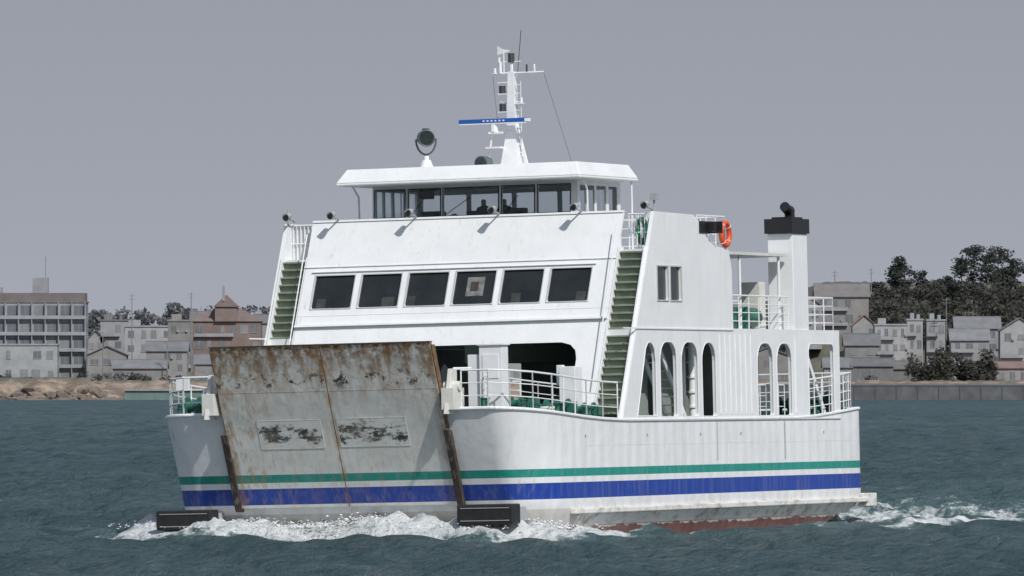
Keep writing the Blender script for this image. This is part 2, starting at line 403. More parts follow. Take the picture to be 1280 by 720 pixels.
for s in(1,-1):
    st=MB(); wl=MB(); N=22
    U=lambda z:FU0+RK*(z-3.35)
    v0,v1=sorted((5.10*s,5.86*s))
    for i in range(N):
        z=3.55+i*(8.36-3.55)/(N-1); st.box(v0,v1,U(z)+.02,U(z)+.30,z-.025,z+.02)
        if i<N-1:
            z2=z+.115; st.box(v0,v1,U(z2)+.18,U(z2)+.20,z+.022,z+.20)
    st.add([(v0,U(3.4)+.33,3.4),(v1,U(3.4)+.33,3.4),(v1,U(8.36)+.33,8.36),(v0,U(8.36)+.33,8.36)],[(0,1,2,3)])
    st.done('stair_flight','green',ferry)
    for v in(5.06,5.885): 
        a=v*s; wl.add([(a-.025,U(3.4)-.05,3.4),(a+.025,U(3.4)-.05,3.4),(a+.025,U(3.4)+.32,3.4),(a-.025,U(3.4)+.32,3.4),(a-.025,U(8.5)-.05,8.5),(a+.025,U(8.5)-.05,8.5),(a+.025,U(8.5)+.32,8.5),(a-.025,U(8.5)+.32,8.5)],BOXF)
    wl.path([(5.03*s,U(3.9)-.05,4.4),(5.03*s,U(8.4)-.02,9.2)],.02)
    for k in range(7):
        a=(5.1+.125*k)*s; wl.tube((a,3.25,8.44),(a,3.25,9.5),.018)
    wl.tube((5.08*s,3.25,9.5),(5.9*s,3.25,9.5),.028); wl.tube((5.08*s,3.25,8.95),(5.9*s,3.25,8.95),.02)
    if s<0: wl.box(-5.86,-5.08,3.3,3.33,8.44,9.5)
    wl.done('stair_stringers_and_handrails','white2',ferry)

def rail(mb,pts,h=1.05,rows=3,sp=1.2,r=.025):
    pts=[Vector(p) for p in pts]
    for k in range(rows):
        hh=h*(1-k/rows); rr_=r*1.2 if k==0 else r*.7
        mb.path([p+Vector((0,0,hh)) for p in pts],rr_)
    for a,b in zip(pts[:-1],pts[1:]):
        n=max(1,round((b-a).length/sp))
        for i in range(n+1):
            q=a.lerp(b,i/n); mb.tube(q,q+Vector((0,0,h)),r*.9)
def edge_pts(u_end,s):
    out=[]
    for a,b in half(3.75)[2:]:
        if b>u_end: break
        out.append((a*s*.985,b+.06,zt(b)))
    return out
for s in(1,-1):
    ep=edge_pts(-.9,s)
    ep=[ep[0]]+ep[2::4]+[(5.9*s,-2.6,zt(-2.6)),(5.9*s,-1.3,zt(-1.3)),(5.9*s,-.1,zt(0))]
    ep[0]=(3.95*s,ep[0][1],ep[0][2])
    m_=MB(); rail(m_,ep,1.1,3,1.0,.024); m_.done('foredeck_railing','white2',ferry)
    m_=MB(); rail(m_,[(4.35*s,-6.6,3.7),(4.35*s,-2.5,3.5),(4.35*s,-.2,3.4)],1.0,3,1.3,.020); m_.done('car_lane_railing','white2',ferry)
m_=MB(); rail(m_,[(5.85,9.6,6.08),(5.85,14.9,6.08)],1.05,4,.9,.022); rail(m_,[(5.85,16.5,6.08),(5.85,19.05,6.08),(-5.85,19.05,6.08),(-5.85,9.6,6.08)],1.05,4,.95,.022)
rail(m_,[(5.85,7.0,8.44),(5.85,9.4,8.44),(-5.85,9.4,8.44),(-5.85,7.0,8.44)],1.08,4,.8,.022)
rail(m_,[(5.3,3.5,8.44),(5.3,5.6,8.44)],1.05,3,.7,.022)
m_.done('upper_deck_railing','white2',ferry)
m_=MB(); rail(m_,[(5.9,16.3,zt(16.3)),(5.9,18.4,zt(18.4)),(5.9,20.4,zt(20.4)),(5.4,ST-.15,zt(20.5)),(3,ST-.1,zt(20.5)),(-5.4,ST-.15,zt(20.5)),(-5.9,20.4,zt(20.4)),(-5.9,16.3,zt(16.3))],1.15,4,.7,.024)
rail(m_,[(5.7,11.5,3.38),(5.7,14.8,3.38)],1.0,3,.55,.02)
m_.done('stern_railing','white2',ferry)
c=MB(); c.box(-5.88,5.88,9.52,14.95,8.38,8.47); c.done('aft_canopy','cream',ferry)
c=MB()
for s in(1,-1):
    for u in(10.9,14.4): c.tube((5.75*s,u,6.08),(5.75*s,u,8.38),.045,8)
    c.tube((4.6*s,12.5,6.08),(4.6*s,12.5,8.38),.04,8)
c.done('canopy_posts','white2',ferry)
c=MB()
for u in(10.2,11.3,12.4,13.5):
    for s in(1,-1):
        a,b=sorted((3.0*s,5.0*s)); c.box(a,b,u,u+.42,6.45,6.52); c.box(a,b,u+.423,u+.47,6.5,6.95); c.box(a+.1,a+.16,u+.1,u+.3,6.08,6.45); c.box(b-.16,b-.1,u+.1,u+.3,6.08,6.45)
c.done('deck_benches','grey',ferry)
c=MB(); c.box(4.9,5.6,10.1,11.2,6.1,6.75); c.tube((5.2,12.0,6.5),(5.2,13.6,6.5),.30,14); c.box(4.9,5.6,11.9,12.1,6.1,6.8); c.done('deck_machinery','winch',ferry,bevel=.03)
c=MB(); c.box(4.6,5.3,13.9,14.4,6.1,7.6); c.done('deck_locker','cream',ferry,bevel=.02)
for s in(1,-1):
    x0,x1=sorted((5.15*s,5.98*s))
    c=MB(); c.box(x0,x1,15.1,16.45,6.09,9.12); c.done('funnel_casing','white',ferry,bevel=.02)
    c=MB(); c.box(x0-.05,x1+.05,14.97,16.55,9.122,9.58); c.box(x0+.1,x1-.1,15.25,16.35,9.582,9.64); 
    pc=5.6*s; c.tube((pc,15.95,9.55),(pc,15.95,9.85),.16,14); c.tube((pc,15.95,9.81),(pc,15.5,9.97),.16,14); c.tube((pc+.2*s,15.65,9.5),(pc+.2*s,15.65,9.8),.07,10)
    c.ico((pc,15.95,9.85),.17,2)
    c.done('funnel_top','blackp',ferry,smooth=40)

# wheelhouse
WV=3.34;WU0=3.5;WU1=7.1
wv=[(-3.27,-2.30),(-2.17,-1.14),(-1.03,.75),(.88,1.92),(2.05,3.08)]
wv=[(a+.02,b+.02) for a,b in wv]
wm=lambda u0,k=.0:(lambda x,y,z:(x,u0+z+k*(y-8.45),y))
panel('wheelhouse_front',[(-WV,8.45),(WV,8.45),(WV,10.66),(-WV,10.66)],[rr(a,b,9.66,10.48,.04) for a,b in wv],.06,wm(WU0,.06),'white2',ferry)
panel('wheelhouse_back',[(-WV,8.45),(WV,8.45),(WV,10.66),(-WV,10.66)],[rr(a,b,9.45,10.40,.04) for a,b in((-3.15,-1.7),(-1.55,-.2),(-.05,1.3),(1.45,3.1))],.06,wm(WU1),'white2',ferry)
for s in(1,-1):
    panel('wheelhouse_side',[(WU0+.03,8.45),(WU1-.03,8.45),(WU1-.03,10.66),(WU0+.16,10.66)],[rr(a,b,9.62,10.46,.04) for a,b in((3.78,4.3),(4.42,5.0),(5.15,5.95),(6.15,6.9))],.06,lambda x,y,z,s=s:(s*(WV-.03)+z,x,y),'white2',ferry)
g=MB()
k=.06
g.add([(-WV+.05,WU0+k*1.1+.0,9.55),(WV-.05,WU0+k*1.1,9.55),(WV-.05,WU0+k*2.1,10.55),(-WV+.05,WU0+k*2.1,10.55)],[(0,1,2,3)])
g.add([(-WV+.05,WU1,9.40),(WV-.05,WU1,9.40),(WV-.05,WU1,10.55),(-WV+.05,WU1,10.55)],[(0,1,2,3)])
for s in(1,-1): g.add([(s*(WV-.03),WU0+.2,9.55),(s*(WV-.03),WU1-.1,9.55),(s*(WV-.03),WU1-.1,10.55),(s*(WV-.03),WU0+.2,10.55)],[(0,1,2,3)])
g.done('wheelhouse_glazing','tint',ferry)
f=MB()
for a,b in wv:
    for q in((a-.03,b+.03,9.63,9.66),(a-.03,b+.03,10.48,10.51),(a-.03,a,9.66,10.48),(b,b+.03,9.66,10.48)):
        U=lambda z,o:WU0+k*(z-8.45)-o
        v0,v1,z0,z1=q
        f.add([(v0,U(z0,.032),z0),(v1,U(z0,.032),z0),(v1,U(z1,.032),z1),(v0,U(z1,.032),z1),(v0,U(z0,.05),z0),(v1,U(z0,.05),z0),(v1,U(z1,.05),z1),(v0,U(z1,.05),z1)],BOXF)
f.done('wheelhouse_window_frames','blackp',ferry)
f=MB()
for a,b in wv[1:4]: f.tube((a+.1,WU0+.0,9.7),((a+b)/2,WU0+.04,10.2),.012)
f.done('window_wipers','blackp',ferry)
c=MB(); c.box(-2.6,2.6,4.0,4.6,8.46,9.50); c.box(-.5,-.1,4.1,4.4,9.502,9.80); c.box(.9,1.4,4.1,4.4,9.502,9.84); c.box(-2.9,-2.3,6.3,6.9,8.46,9.9)
c.box(-3.2,3.2,3.75,7.0,10.50,10.58); c.box(-2.0,-1.6,4.0,4.3,10.2,10.5)
c.done('wheelhouse_console','dark',ferry,bevel=.02)
def frus(mb,b,t):
    (x0,x1,y0,y1,z0),(X0,X1,Y0,Y1,z1)=b,t
    mb.add([(x0,y0,z0),(x1,y0,z0),(x1,y1,z0),(x0,y1,z0),(X0,Y0,z1),(X1,Y0,z1),(X1,Y1,z1),(X0,Y1,z1)],
     [(0,3,2,1),(4,5,6,7),(0,1,5,4),(1,2,6,5),(2,3,7,6),(3,0,4,7)])
c=MB(); frus(c,(-4.02,3.92,2.35,7.2,10.62),(-4.02,3.92,2.35,7.2,10.70)); 
frus(c,(-4.02,3.92,2.35,7.2,10.703),(-3.78,3.70,2.65,6.95,11.12)); c.done('wheelhouse_roof','white',ferry,bevel=.03)
c=MB(); frus(c,(-3.45,3.45,3.3,7.1,10.60),(-3.95,3.88,2.42,7.15,10.618)); c.done('roof_soffit','cream',ferry)
c=MB()
for s in(1,-1):
    c.path([(3.75*s,3.0,10.62),(3.72*s,3.4,10.3),(3.72*s,3.45,8.5)],.03,8); c.path([(3.8*s,6.9,10.62),(3.8*s,6.9,8.5)],.03,8)
c.done('roof_support_posts','white2',ferry)
# mast
c=MB(); frus(c,(-.30,.30,6.4,7.2,11.1),(-.14,.14,6.62,7.0,12.3)); frus(c,(-.14,.14,6.62,7.0,12.303),(-.09,.09,6.7,6.95,14.1))
c.tube((0,6.8,14.1),(0,6.8,14.4),.05); c.box(-.62,-.17,6.3,6.6,12.2,12.26); c.box(-.7,-.2,6.25,6.6,11.75,11.8)
c.tube((-.45,6.4,12.26),(-.45,6.4,12.5),.13,12); c.tube((-.7,6.4,11.1),(-.55,6.45,12.2),.03); c.tube((.5,6.8,11.1),(.12,6.8,12.6),.03)
c.tube((-.62,6.8,14.05),(1.05,6.8,14.05),.035); c.tube((-.3,6.8,14.4),(.3,6.8,14.4),.02)
for z in(12.85,13.4,13.75): c.box(-.42,-.12,6.65,6.9,z,z+.035); c.tube((-.4,6.78,z-.2),(-.12,6.78,z-.28),.015)
for i in range(9): c.box(.13,.30,6.75,6.78,11.6+.26*i,11.62+.26*i)
c.tube((.3,6.765,11.5),(.3,6.765,13.8),.012)
c.box(.11,.38,6.7,6.85,13.1,13.13); c.tube((.3,6.8,13.13),(.3,6.8,13.3),.04); c.tube((.75,6.8,14.05),(.75,6.8,14.3),.03); c.tube((-.55,6.8,14.05),(-.55,6.8,14.22),.05,8)
c.tube((-.25,6.8,14.05),(-.25,6.8,14.75),.02); c.prism([(-.45,14.62),(-.05,14.72),(-.05,14.76),(-.30,14.80),(-.45,14.90)],1,6.79,6.81); c.tube((-.4,6.8,14.3),(-.4,6.8,14.55),.035)
c.tube((-.35,6.75,14.05),(-.35,6.75,14.4),.05,8)
c.done('mast','white2',ferry,smooth=30)
c=MB()
for z in(12.88,13.43): c.tube((-.3,6.75,z+.0),(-.3,6.75,z+.24),.10,10)
c.tube((0,6.8,14.38),(0,6.8,14.66),.10,10); c.tube((.2,6.8,14.1),(.34,6.8,15.35),.012); c.tube((.5,6.8,14.05),(.5,6.8,14.3),.03)
c.path([(1.05,6.8,14.05),(1.9,6.9,11.15)],.006); c.path([(-.62,6.8,14.0),(-.4,6.6,12.3)],.006); 
c.done('mast_lights_and_rigging','dark',ferry)
c=MB(); c.box(-1.58,.68,6.28,6.5,12.53,12.66); c.done('radar_scanner','blue',ferry,bevel=.02)
c=MB(); c.box(-1.56,.66,6.27,6.51,12.50,12.528); c.box(.60,.70,6.26,6.52,12.54,12.64)
for i in range(6): c.box(-.78+i*.13,-.715+i*.13,6.274,6.279,12.575,12.615)
c.done('radar_scanner_trim','white2',ferry)
c=MB(); c.tube((-.6,5.6,11.3),(-.6,6.1,11.3),.21,18); c.tube((-.6,5.9,11.1),(-.6,5.9,11.3),.05); c.done('air_horn','lampg',ferry,smooth=40)
c=MB(); c.tube((-.6,5.585,11.3),(-.6,5.60,11.3),.17,18); c.done('air_horn_mouth','lens',ferry)
c=MB(); c.tube((-1.72,4.0,11.1),(-1.72,4.0,11.38),.24,16,.13); c.tube((-1.72,4.0,11.3),(-1.72,4.0,11.5),.08,10); c.done('searchlight_base','white2',ferry,smooth=40)
c=MB(); c.tube((-1.58,3.70,12.03),(-1.86,4.22,12.06),.235,22); c.tube((-1.86,4.22,12.06),(-1.92,4.33,12.06),.235,22,.12)
c.torus((-1.58,3.70,12.03),(.47,-.88,-.05),.235,.025); c.box(-1.80,-1.64,3.9,4.1,12.27,12.34)
pts=[(-1.72+.33*math.cos(R(a)),4.0,12.0+.46*math.sin(R(a))) for a in range(180,361,20)]
c.path(pts,.03); c.tube((-2.06,4,12.0),(-1.38,4,12.0),.03); c.done('searchlight','lampg',ferry,smooth=40)
c=MB(); c.tube((-1.570,3.683,12.028),(-1.578,3.698,12.03),.215,22); c.done('searchlight_lens','lens',ferry)
c=MB(); g=MB()
fl=[(-4.2,2.55,9.62),(-1.65,2.55,9.62),(1.05,2.55,9.62),(3.7,2.55,9.62),(-5.75,2.75,9.62),(5.8,2.95,9.62)]
for v,u,z in fl:
    c.path([(v,u+.42,z-.02),(v,u+.3,z+.04),(v,u-.08,z+.08)],.028); c.tube((v-.02,u-.22,z+.12),(v,u+.02,z+.18),.12,12,.08); g.tube((v-.022,u-.232,z+.119),(v-.02,u-.221,z+.12),.10,12)
c.done('floodlights','grey',ferry,smooth=40); g.done('floodlight_lenses','lens',ferry)
c=MB()
c.tube((-5.9,3.0,9.5),(-5.9,3.0,10.0),.03); c.tube((5.9,3.3,9.5),(5.9,3.3,9.95),.03); c.box(5.8,6.0,3.2,3.4,9.9,10.1); c.done('nav_lamp_posts','grey',ferry)
c=MB(); c.torus((6.02,9.0,8.98),(1,0,0),.34,.085); c.done('lifebuoy','orange',ferry,smooth=60)
c=MB(); 
for a in(45,135,225,315): 
    q=(6.02,9.0+.34*math.cos(R(a)),8.98+.34*math.sin(R(a))); c.torus(q,(0,-math.sin(R(a)),math.cos(R(a))),.088,.012,12,6)
c.done('lifebuoy_bands','white2',ferry)
c=MB(); c.torus((5.36,3.65,9.0),(1,0,0),.34,.085); c.done('green_lifebuoy','buoyg',ferry,smooth=60)
c=MB(); c.box(6.012,6.04,6.75,7.9,8.98,9.34); c.box(6.042,6.35,7.86,7.9,8.98,9.34); c.box(6.05,6.25,7.4,7.7,9.02,9.3); c.done('side_navigation_light','blackp',ferry)

# foredeck equipment
c=MB(); c.box(4.15,4.85,-6.5,-6.0,3.6,5.55); c.box(3.75,4.12,-6.4,-6.05,3.6,5.3); c.box(4.1,4.9,-6.55,-5.95,5.552,5.6); c.box(4.25,4.75,-6.52,-6.503,4.6,5.3); c.done('ramp_control_cabinet','white2',ferry,bevel=.02)
c=MB(); c.box(4.5,5.0,-1.2,-.6,3.4,4.95); c.box(4.3,4.497,-.9,-.7,4.4,5.0); c.box(-5.0,-4.5,-1.2,-.6,3.4,4.95); c.done('deck_cabinet','white2',ferry,bevel=.02)
def winch(v,u,z,s=1.):
    c=MB(); c.box(v-.5*s,v+.5*s,u-.3*s,u+.3*s,z,z+.12*s); c.tube((v-.4*s,u,z+.42*s),(v+.4*s,u,z+.42*s),.16*s,14)
    for q in(-.42,0.0,.42): c.tube((v+q*s-.03,u,z+.42*s),(v+q*s+.03,u,z+.42*s),.30*s,16)
    c.box(v+.46*s,v+.7*s,u-.2*s,u+.2*s,z+.1,z+.6*s); c.tube((v-.7*s,u,z+.42*s),(v-.46*s,u,z+.42*s),.13*s,12); c.box(v-.52*s,v-.46*s,u-.2,u+.2,z,z+.5*s)
    c.done('mooring_winch','winch',ferry,smooth=40)
winch(4.9,-5.2,3.55,.75); winch(5.15,-3.0,3.42,.8); winch(5.2,-1.0,3.38,.7); winch(-4.9,-6.0,3.62,.95); winch(-5.1,-3.0,3.42,.9); winch(5.1,19.4,3.55,.9); winch(5.0,17.2,3.45,.8)
c=MB()
for v,u in((4.5,-7.0),(5.4,-6.2),(5.75,-2.2),(5.75,-4.4),(-4.5,-7.0),(-5.4,-6.2),(5.6,20.3),(5.6,18)):
    z=zt(u)
    for dd in(-.14,.14): c.tube((v,u+dd,z),(v,u+dd,z+.3),.07,10); c.tube((v,u+dd,z+.3),(v,u+dd,z+.34),.10,10)
    c.box(v-.1,v+.1,u-.28,u+.28,z-.02,z+.04)
c.done('mooring_bollards','winch',ferry,smooth=40)
c=MB()
for v,u in((5.3,-4.2),(5.0,-2.0),(4.8,-4.0)): c.torus((v,u,zt(u)+.08),(0,0,1),.25,.07); c.torus((v,u,zt(u)+.2),(0,0,1),.22,.06)
c.done('coiled_ropes','cream',ferry,smooth=60)
c=MB(); c.path([(-5.3,-6.3,4.9),(-5.3,-6.3,3.6)],.03); c.box(-5.5,-5.1,-6.35,-6.25,4.5,4.85); c.path([(3.7,-7.4,3.8),(3.7,-7.4,4.9),(4.1,-7.0,4.9)],.04)
c.done('foredeck_posts','white2',ferry)

def person(loc,shirt,lean):
    pts={'pel':(0,0,.95,.155),'wa':(0,.0,1.12,.14),'ch':(0,-.02*lean,1.35,.165),'nk':(0,-.03,1.50,.06),'hd':(0,-.05,1.60,.085),'ht':(0,-.04,1.71,.082),
     'ls':(.19,-.01,1.42,.062),'le':(.27,-.05,1.15,.045),'lw':(.2,-.27,1.12,.032),'lh':(.17,-.34,1.13,.034),
     'rs':(-.19,-.01,1.42,.062),'re':(-.27,-.05,1.15,.045),'rw':(-.2,-.27,1.12,.032),'rh':(-.17,-.34,1.13,.034),
     'lk':(.1,-.02,.52,.075),'la':(.1,0,.1,.045),'lf':(.1,-.14,.05,.045),'rk':(-.1,-.02,.52,.075),'ra':(-.1,0,.1,.045),'rf':(-.1,-.14,.05,.045)}
    ks=list(pts); E=[('pel','wa'),('wa','ch'),('ch','nk'),('nk','hd'),('hd','ht'),('ch','ls'),('ls','le'),('le','lw'),('lw','lh'),('ch','rs'),('rs','re'),('re','rw'),('rw','rh'),('pel','lk'),('lk','la'),('la','lf'),('pel','rk'),('rk','ra'),('ra','rf')]
    me=bpy.data.meshes.new('person'); me.from_pydata([pts[k][:3] for k in ks],[(ks.index(a),ks.index(b)) for a,b in E],[])
    ob=bpy.data.objects.new('person',me); COL.objects.link(ob)
    m=ob.modifiers.new('s','SKIN'); 
    for i,k_ in enumerate(ks): me.skin_vertices[0].data[i].radius=(pts[k_][3],)*2
    me.skin_vertices[0].data[0].use_root=True
    sb=ob.modifiers.new('d','SUBSURF'); sb.levels=2; sb.render_levels=2
    t=NT('clothes_and_skin'); z=t.sep()[2]; cr=t.n.new('ShaderNodeValToRGB'); cr.color_ramp.interpolation='CONSTANT'
    e=cr.color_ramp.elements; e[0].position=0;e[0].color=(.02,.02,.03,1);e[1].position=.5;e[1].color=lin(shirt)
    x=e.new(.755);x.color=(.45,.28,.2,1); x=e.new(.85);x.color=(.02,.018,.015,1)
    t.l.new(t.mr(z,0,2),cr.inputs[0]); t.base(cr.outputs[0]); me.materials.append(t.m)
    bpy.context.view_layer.update()
    ob.matrix_world=ferry.matrix_world@Matrix.Translation(loc)
person((-.25,4.95,8.46),(.05,.06,.12),1); person((.28,5.3,8.46),(.10,.10,.11),0)

# ------------------------------------------------------------------ WATER
def ss(x): x=np.clip(x,0,1); return x*x*(3-2*x)
ys=list(np.arange(120,150,1.0))+list(np.arange(150,340,.25))
y=340.;dy=.25
while y<2300: ys.append(y); dy=dy*1.008; y+=dy
while y<16000: ys.append(y); dy=dy*1.2; y+=dy
ys=np.array([-400.,-100.,0.,60.,90.,105.]+ys)
xc=list(np.arange(-31,31.01,.18)); x=31.2;dx=.25;ext=[]
while x<3000: ext.append(x); dx*=1.12; x+=dx
xs=np.array([-e for e in ext[::-1]]+xc+ext)
Xg,Yg=np.meshgrid(xs,ys)
sc=np.maximum(1,Yg/330.); Xg=Xg*sc
dyr=np.gradient(ys)[:,None]; dxr=np.gradient(xs)[None,:]*sc
rs=np.random.RandomState(3)
H=np.zeros_like(Xg)
for i in range(64):
    lam=.7*(6.5/.7)**(rs.rand()**1.3); ang=R(240+rs.normal()*42); kx,ky=math.cos(ang)*2*math.pi/lam,math.sin(ang)*2*math.pi/lam
    a=.050*lam/(2*math.pi)
    fade=np.clip((lam/dxr-3)/2,0,1)*np.clip((lam/dyr-.35)/.6,0,1)
    ph=Xg*kx+Yg*ky+rs.rand()*6.28+.6*np.sin(Xg*.11+i)+.6*np.sin(Yg*.09+1.7*i)
    H+=a*fade*(np.sin(ph)+.3*np.cos(2*ph))
c22,s22=math.cos(R(22)),math.sin(R(22))
dxs=Xg+2.24; dys=Yg-233
V=c22*dxs-s22*dys; U=s22*dxs+c22*dys
qv=np.abs(V)-5.0; qu=np.abs(U-6.8)-12.1
D=np.hypot(np.maximum(qv,0),np.maximum(qu,0))+np.minimum(np.maximum(qv,qu),0)-.7
lump=np.zeros_like(Xg)
for i in range(26):
    lam=.42*(6)**rs.rand(); an=rs.rand()*6.28
    lump+=np.sin((Xg*math.cos(an)+Yg*math.sin(an))*6.28/lam+rs.rand()*6.28+1.5*np.sin(Xg*.7+i)+1.5*np.sin(Yg*.6+i))
lump/=4.6
big=.5+.5*np.sin(V*1.15+.6)*np.sin(V*.43+1.1)
front=ss((-U-1.0)/4.0)
bow=np.exp(-(np.maximum(D-.5,0)/1.3)**2)*front
side=np.exp(-((D-.6)/.7)**2)*np.clip(np.exp(-(U+6)/6.),0,1)*(1-front)
H+= bow*(.34+.20*big+.15*lump)+side*(.22+.08*lump)
aV=np.abs(V)
divc=6.4+.12*np.maximum(U+2,0); div=np.exp(-((aV-divc)/(.55+.03*np.maximum(U,0)))**2)*ss((U+2)/4)*np.exp(-np.maximum(U-10,0)/60.)
H+=div*(.16+.09*lump)*ss((U-6)/10)
wake=ss((U-18.5)/2.0)*np.exp(-np.maximum(U-24,0)/42.)*ss((7.4+.10*(U-20)-aV)/2.5)
H+=wake*(.13*lump+.06)
H-=.10*np.exp(-((U-8)/7)**2)*np.exp(-(D/3.)**2)
foam=np.clip(bow*1.45,0,1.15)+.85*np.exp(-(np.maximum(D,0)/.6)**2)*ss((U+6)/3)+side*.8+div*1.0*ss((U-8)/8)+wake*.88
foam+=.42*np.exp(-(np.maximum(D-1.5,0)/3.)**2)*front
foam=np.clip(foam,0,1.2)
nr,nc=Xg.shape
co=np.stack([Xg,Yg,H],-1).reshape(-1,3).astype(np.float32)
idx=np.arange(nr*nc).reshape(nr,nc)
q=np.stack([idx[:-1,:-1],idx[:-1,1:],idx[1:,1:],idx[1:,:-1]],-1).reshape(-1,4).astype(np.int32)
me=bpy.data.meshes.new('sea_water'); me.vertices.add(len(co)); me.vertices.foreach_set('co',co.ravel())
me.loops.add(q.size); me.loops.foreach_set('vertex_index',q.ravel()); me.polygons.add(len(q))
me.polygons.foreach_set('loop_start',np.arange(0,q.size,4,dtype=np.int32)); me.polygons.foreach_set('loop_total',np.full(len(q),4,dtype=np.int32))
me.polygons.foreach_set('use_smooth',np.ones(len(q),dtype=bool)); me.update(calc_edges=True)
at=me.attributes.new('foam','FLOAT','POINT'); at.data.foreach_set('value',foam.ravel().astype(np.float32))
ob=bpy.data.objects.new('sea_water',me); COL.objects.link(ob)
t=NT('sea_water'); N_=t.n; L_=t.l
at=N_.new('ShaderNodeAttribute'); at.attribute_name='foam'
fn=t.noise(1.5,11,.74,t.co((1,.6,1)))
ff=t.math('ADD',at.outputs['Fac'],t.mr(fn,.3,.7,-.60,.35))
ff=t.mr(ff,.34,.74,0,1,True)
wc1=t.mr(t.noise(.30,9,.66,t.co((.55,.7,1))),.68,.74)
ff=t.math('MAXIMUM',ff,t.math('MULTIPLY',wc1,.45))
chop=t.noise(1.0,7,.70,t.co((.85,.20,1)))
chop2=t.noise(.22,7,.72,t.co((1.0,.10,1)))
gust=t.noise(.05,4,.6,t.co((.5,.25,1)))
wcol=t.mix(t.mr(gust,.35,.65),(.052,.090,.100),(.068,.112,.122))
turb=t.mr(at.outputs['Fac'],0.,.6,0,.6)
wcol=t.mix(turb,wcol,(.12,.21,.21))
h=t.math('ADD',t.noise(1.6,7,.68),t.math('MULTIPLY',t.noise(.36,5,.6,t.co((.9,1,1))),1.8))
nrm=t.bump(h,1.,.50,False)
fcol=t.mix(t.mr(t.noise(2.4,6,.65),.35,.65),(.58,.64,.66),(.86,.88,.89))
dif=N_.new('ShaderNodeBsdfDiffuse'); L_.new(t.mix(ff,wcol,fcol),dif.inputs[0]); L_.new(nrm,dif.inputs['Normal'])
glo=N_.new('ShaderNodeBsdfGlossy'); glo.inputs['Roughness'].default_value=.15; L_.new(nrm,glo.inputs['Normal'])
frn=N_.new('ShaderNodeFresnel'); frn.inputs[0].default_value=1.33; L_.new(nrm,frn.inputs['Normal'])
fx=t.mr(frn.outputs[0],0,1,.02,.70)
cs=t.math('ADD',chop,t.math('MULTIPLY',chop2,.8))
fx=t.math('MULTIPLY',fx,t.mr(cs,.78,1.02,.15,1.4))  # streaky noise scales reflection, painting light and dark of unmodelled ripples
fx=t.math('MULTIPLY',fx,t.mr(ff,0,1,1,.05))
mxs=N_.new('ShaderNodeMixShader'); L_.new(fx,mxs.inputs[0]); L_.new(dif.outputs[0],mxs.inputs[1]); L_.new(glo.outputs[0],mxs.inputs[2])
L_.new(mxs.outputs[0],N_['Material Output'].inputs[0]); N_.remove(t.b)
me.materials.append(t.m)

sp=MB()
hp=[(a,b) for a,b in half(.4)]
hp=[p for p in hp if p[1]<1.0]; hp=[(-a,b) for a,b in hp[::-1]]+hp[1:]
seg=[(Vector((a[0],a[1],0)),Vector((b[0],b[1],0))) for a,b in zip(hp[:-1],hp[1:])]
Lg=[(b-a).length for a,b in seg]
for i in range(6500):
    k=random.choices(range(len(seg)),Lg)[0]; a,b=seg[k]; p=a.lerp(b,random.random()); nrm=Vector((b-a).to_tuple()).cross(Vector((0,0,-1))).normalized()
    if (nrm.y>0 and p.y<-5.): nrm=-nrm
    out=abs(random.gauss(.4,.9)); fade=math.exp(-max(0,p.y+5)/2.5)
    m=.5+.5*math.sin(p.x*1.15+.6)*math.sin(p.x*.43+1.1)
    zz=.34+.18*m+abs(random.gauss(0,.16))*fade*(.4+.9*m)*math.exp(-out*.4)
    if fade<.9: zz-=.25*(1-fade)
    r=random.choice((.007,.009,.012,.016,.022))*random.uniform(.7,1.2)
    sp.ico((p.x+nrm.x*out,p.y-abs(nrm.y)*out if p.y<-4 else p.y,zz),r,1,.25,(1.6,1.6,.9))
t=NT('spray'); t.base(t.mix(t.noise(3,3),(.74,.77,.79),(.86,.88,.89))); t.b.inputs['Roughness'].default_value=.6
o=sp.done('bow_wave_spray',t.m)
o.matrix_world=Matrix.Translation((-2.24,233,0))@Matrix.Rotation(R(-22),4,'Z')

# ------------------------------------------------------------------ TERRAIN
def hgt(X,Y):
    h=5.4*ss((Y-2234)/16.)
    h=h+24*ss((X-84)/36.)*ss((Y-2330)/110.)+15*np.exp(-((X-98)/20.)**2-((Y-2375)/28.)**2)
    h=h+14*ss((Y-2500)/400.)
    lf=ss((-108-X)/14.)
    h=h+lf*(-5.4*ss((Y-2234)/16.)+3.6*ss((Y-2226)/14.)+2.6*ss((Y-2255)/18.))
    h=h+lf*1.1*np.sin(X*.55+np.sin(Y*.4))*ss((Y-2228)/8.)*(1-ss((Y-2262)/12.))
    return h-1.0*(Y<2235)
tx=np.concatenate([np.linspace(-3000,-220,15),np.linspace(-215,260,300),np.linspace(280,3000,15)])
ty=np.concatenate([np.linspace(2216,2300,60),np.linspace(2304,2600,60),np.linspace(2650,9000,20)])
TX,TY=np.meshgrid(tx,ty); TZ=hgt(TX,TY)
rsn=np.random.RandomState(5); TZ+=rsn.normal(0,.2,TZ.shape)*(TY>2236)
vs=np.stack([TX,TY,TZ],-1).reshape(-1,3).tolist(); nr,nc=TX.shape; fs=[(i*nc+j,i*nc+j+1,(i+1)*nc+j+1,(i+1)*nc+j) for i in range(nr-1) for j in range(nc-1)]
t=NT('shore_ground'); s_=t.sep(); z=s_[2]
c=t.mix(t.mr(t.noise(.25,7,.7),.4,.6),(.31,.245,.19),(.16,.125,.10))
veg=t.mix(t.mr(t.noise(.3,6,.6),.4,.6),(.095,.10,.08),(.135,.13,.10))
c=t.mix(t.mr(t.math('ADD',z,t.mr(t.noise(.15,5),.3,.7,-1.5,1.5)),4.8,5.8),c,veg); c=t.mix(t.mr(z,1.0,.2),c,(.09,.08,.075))
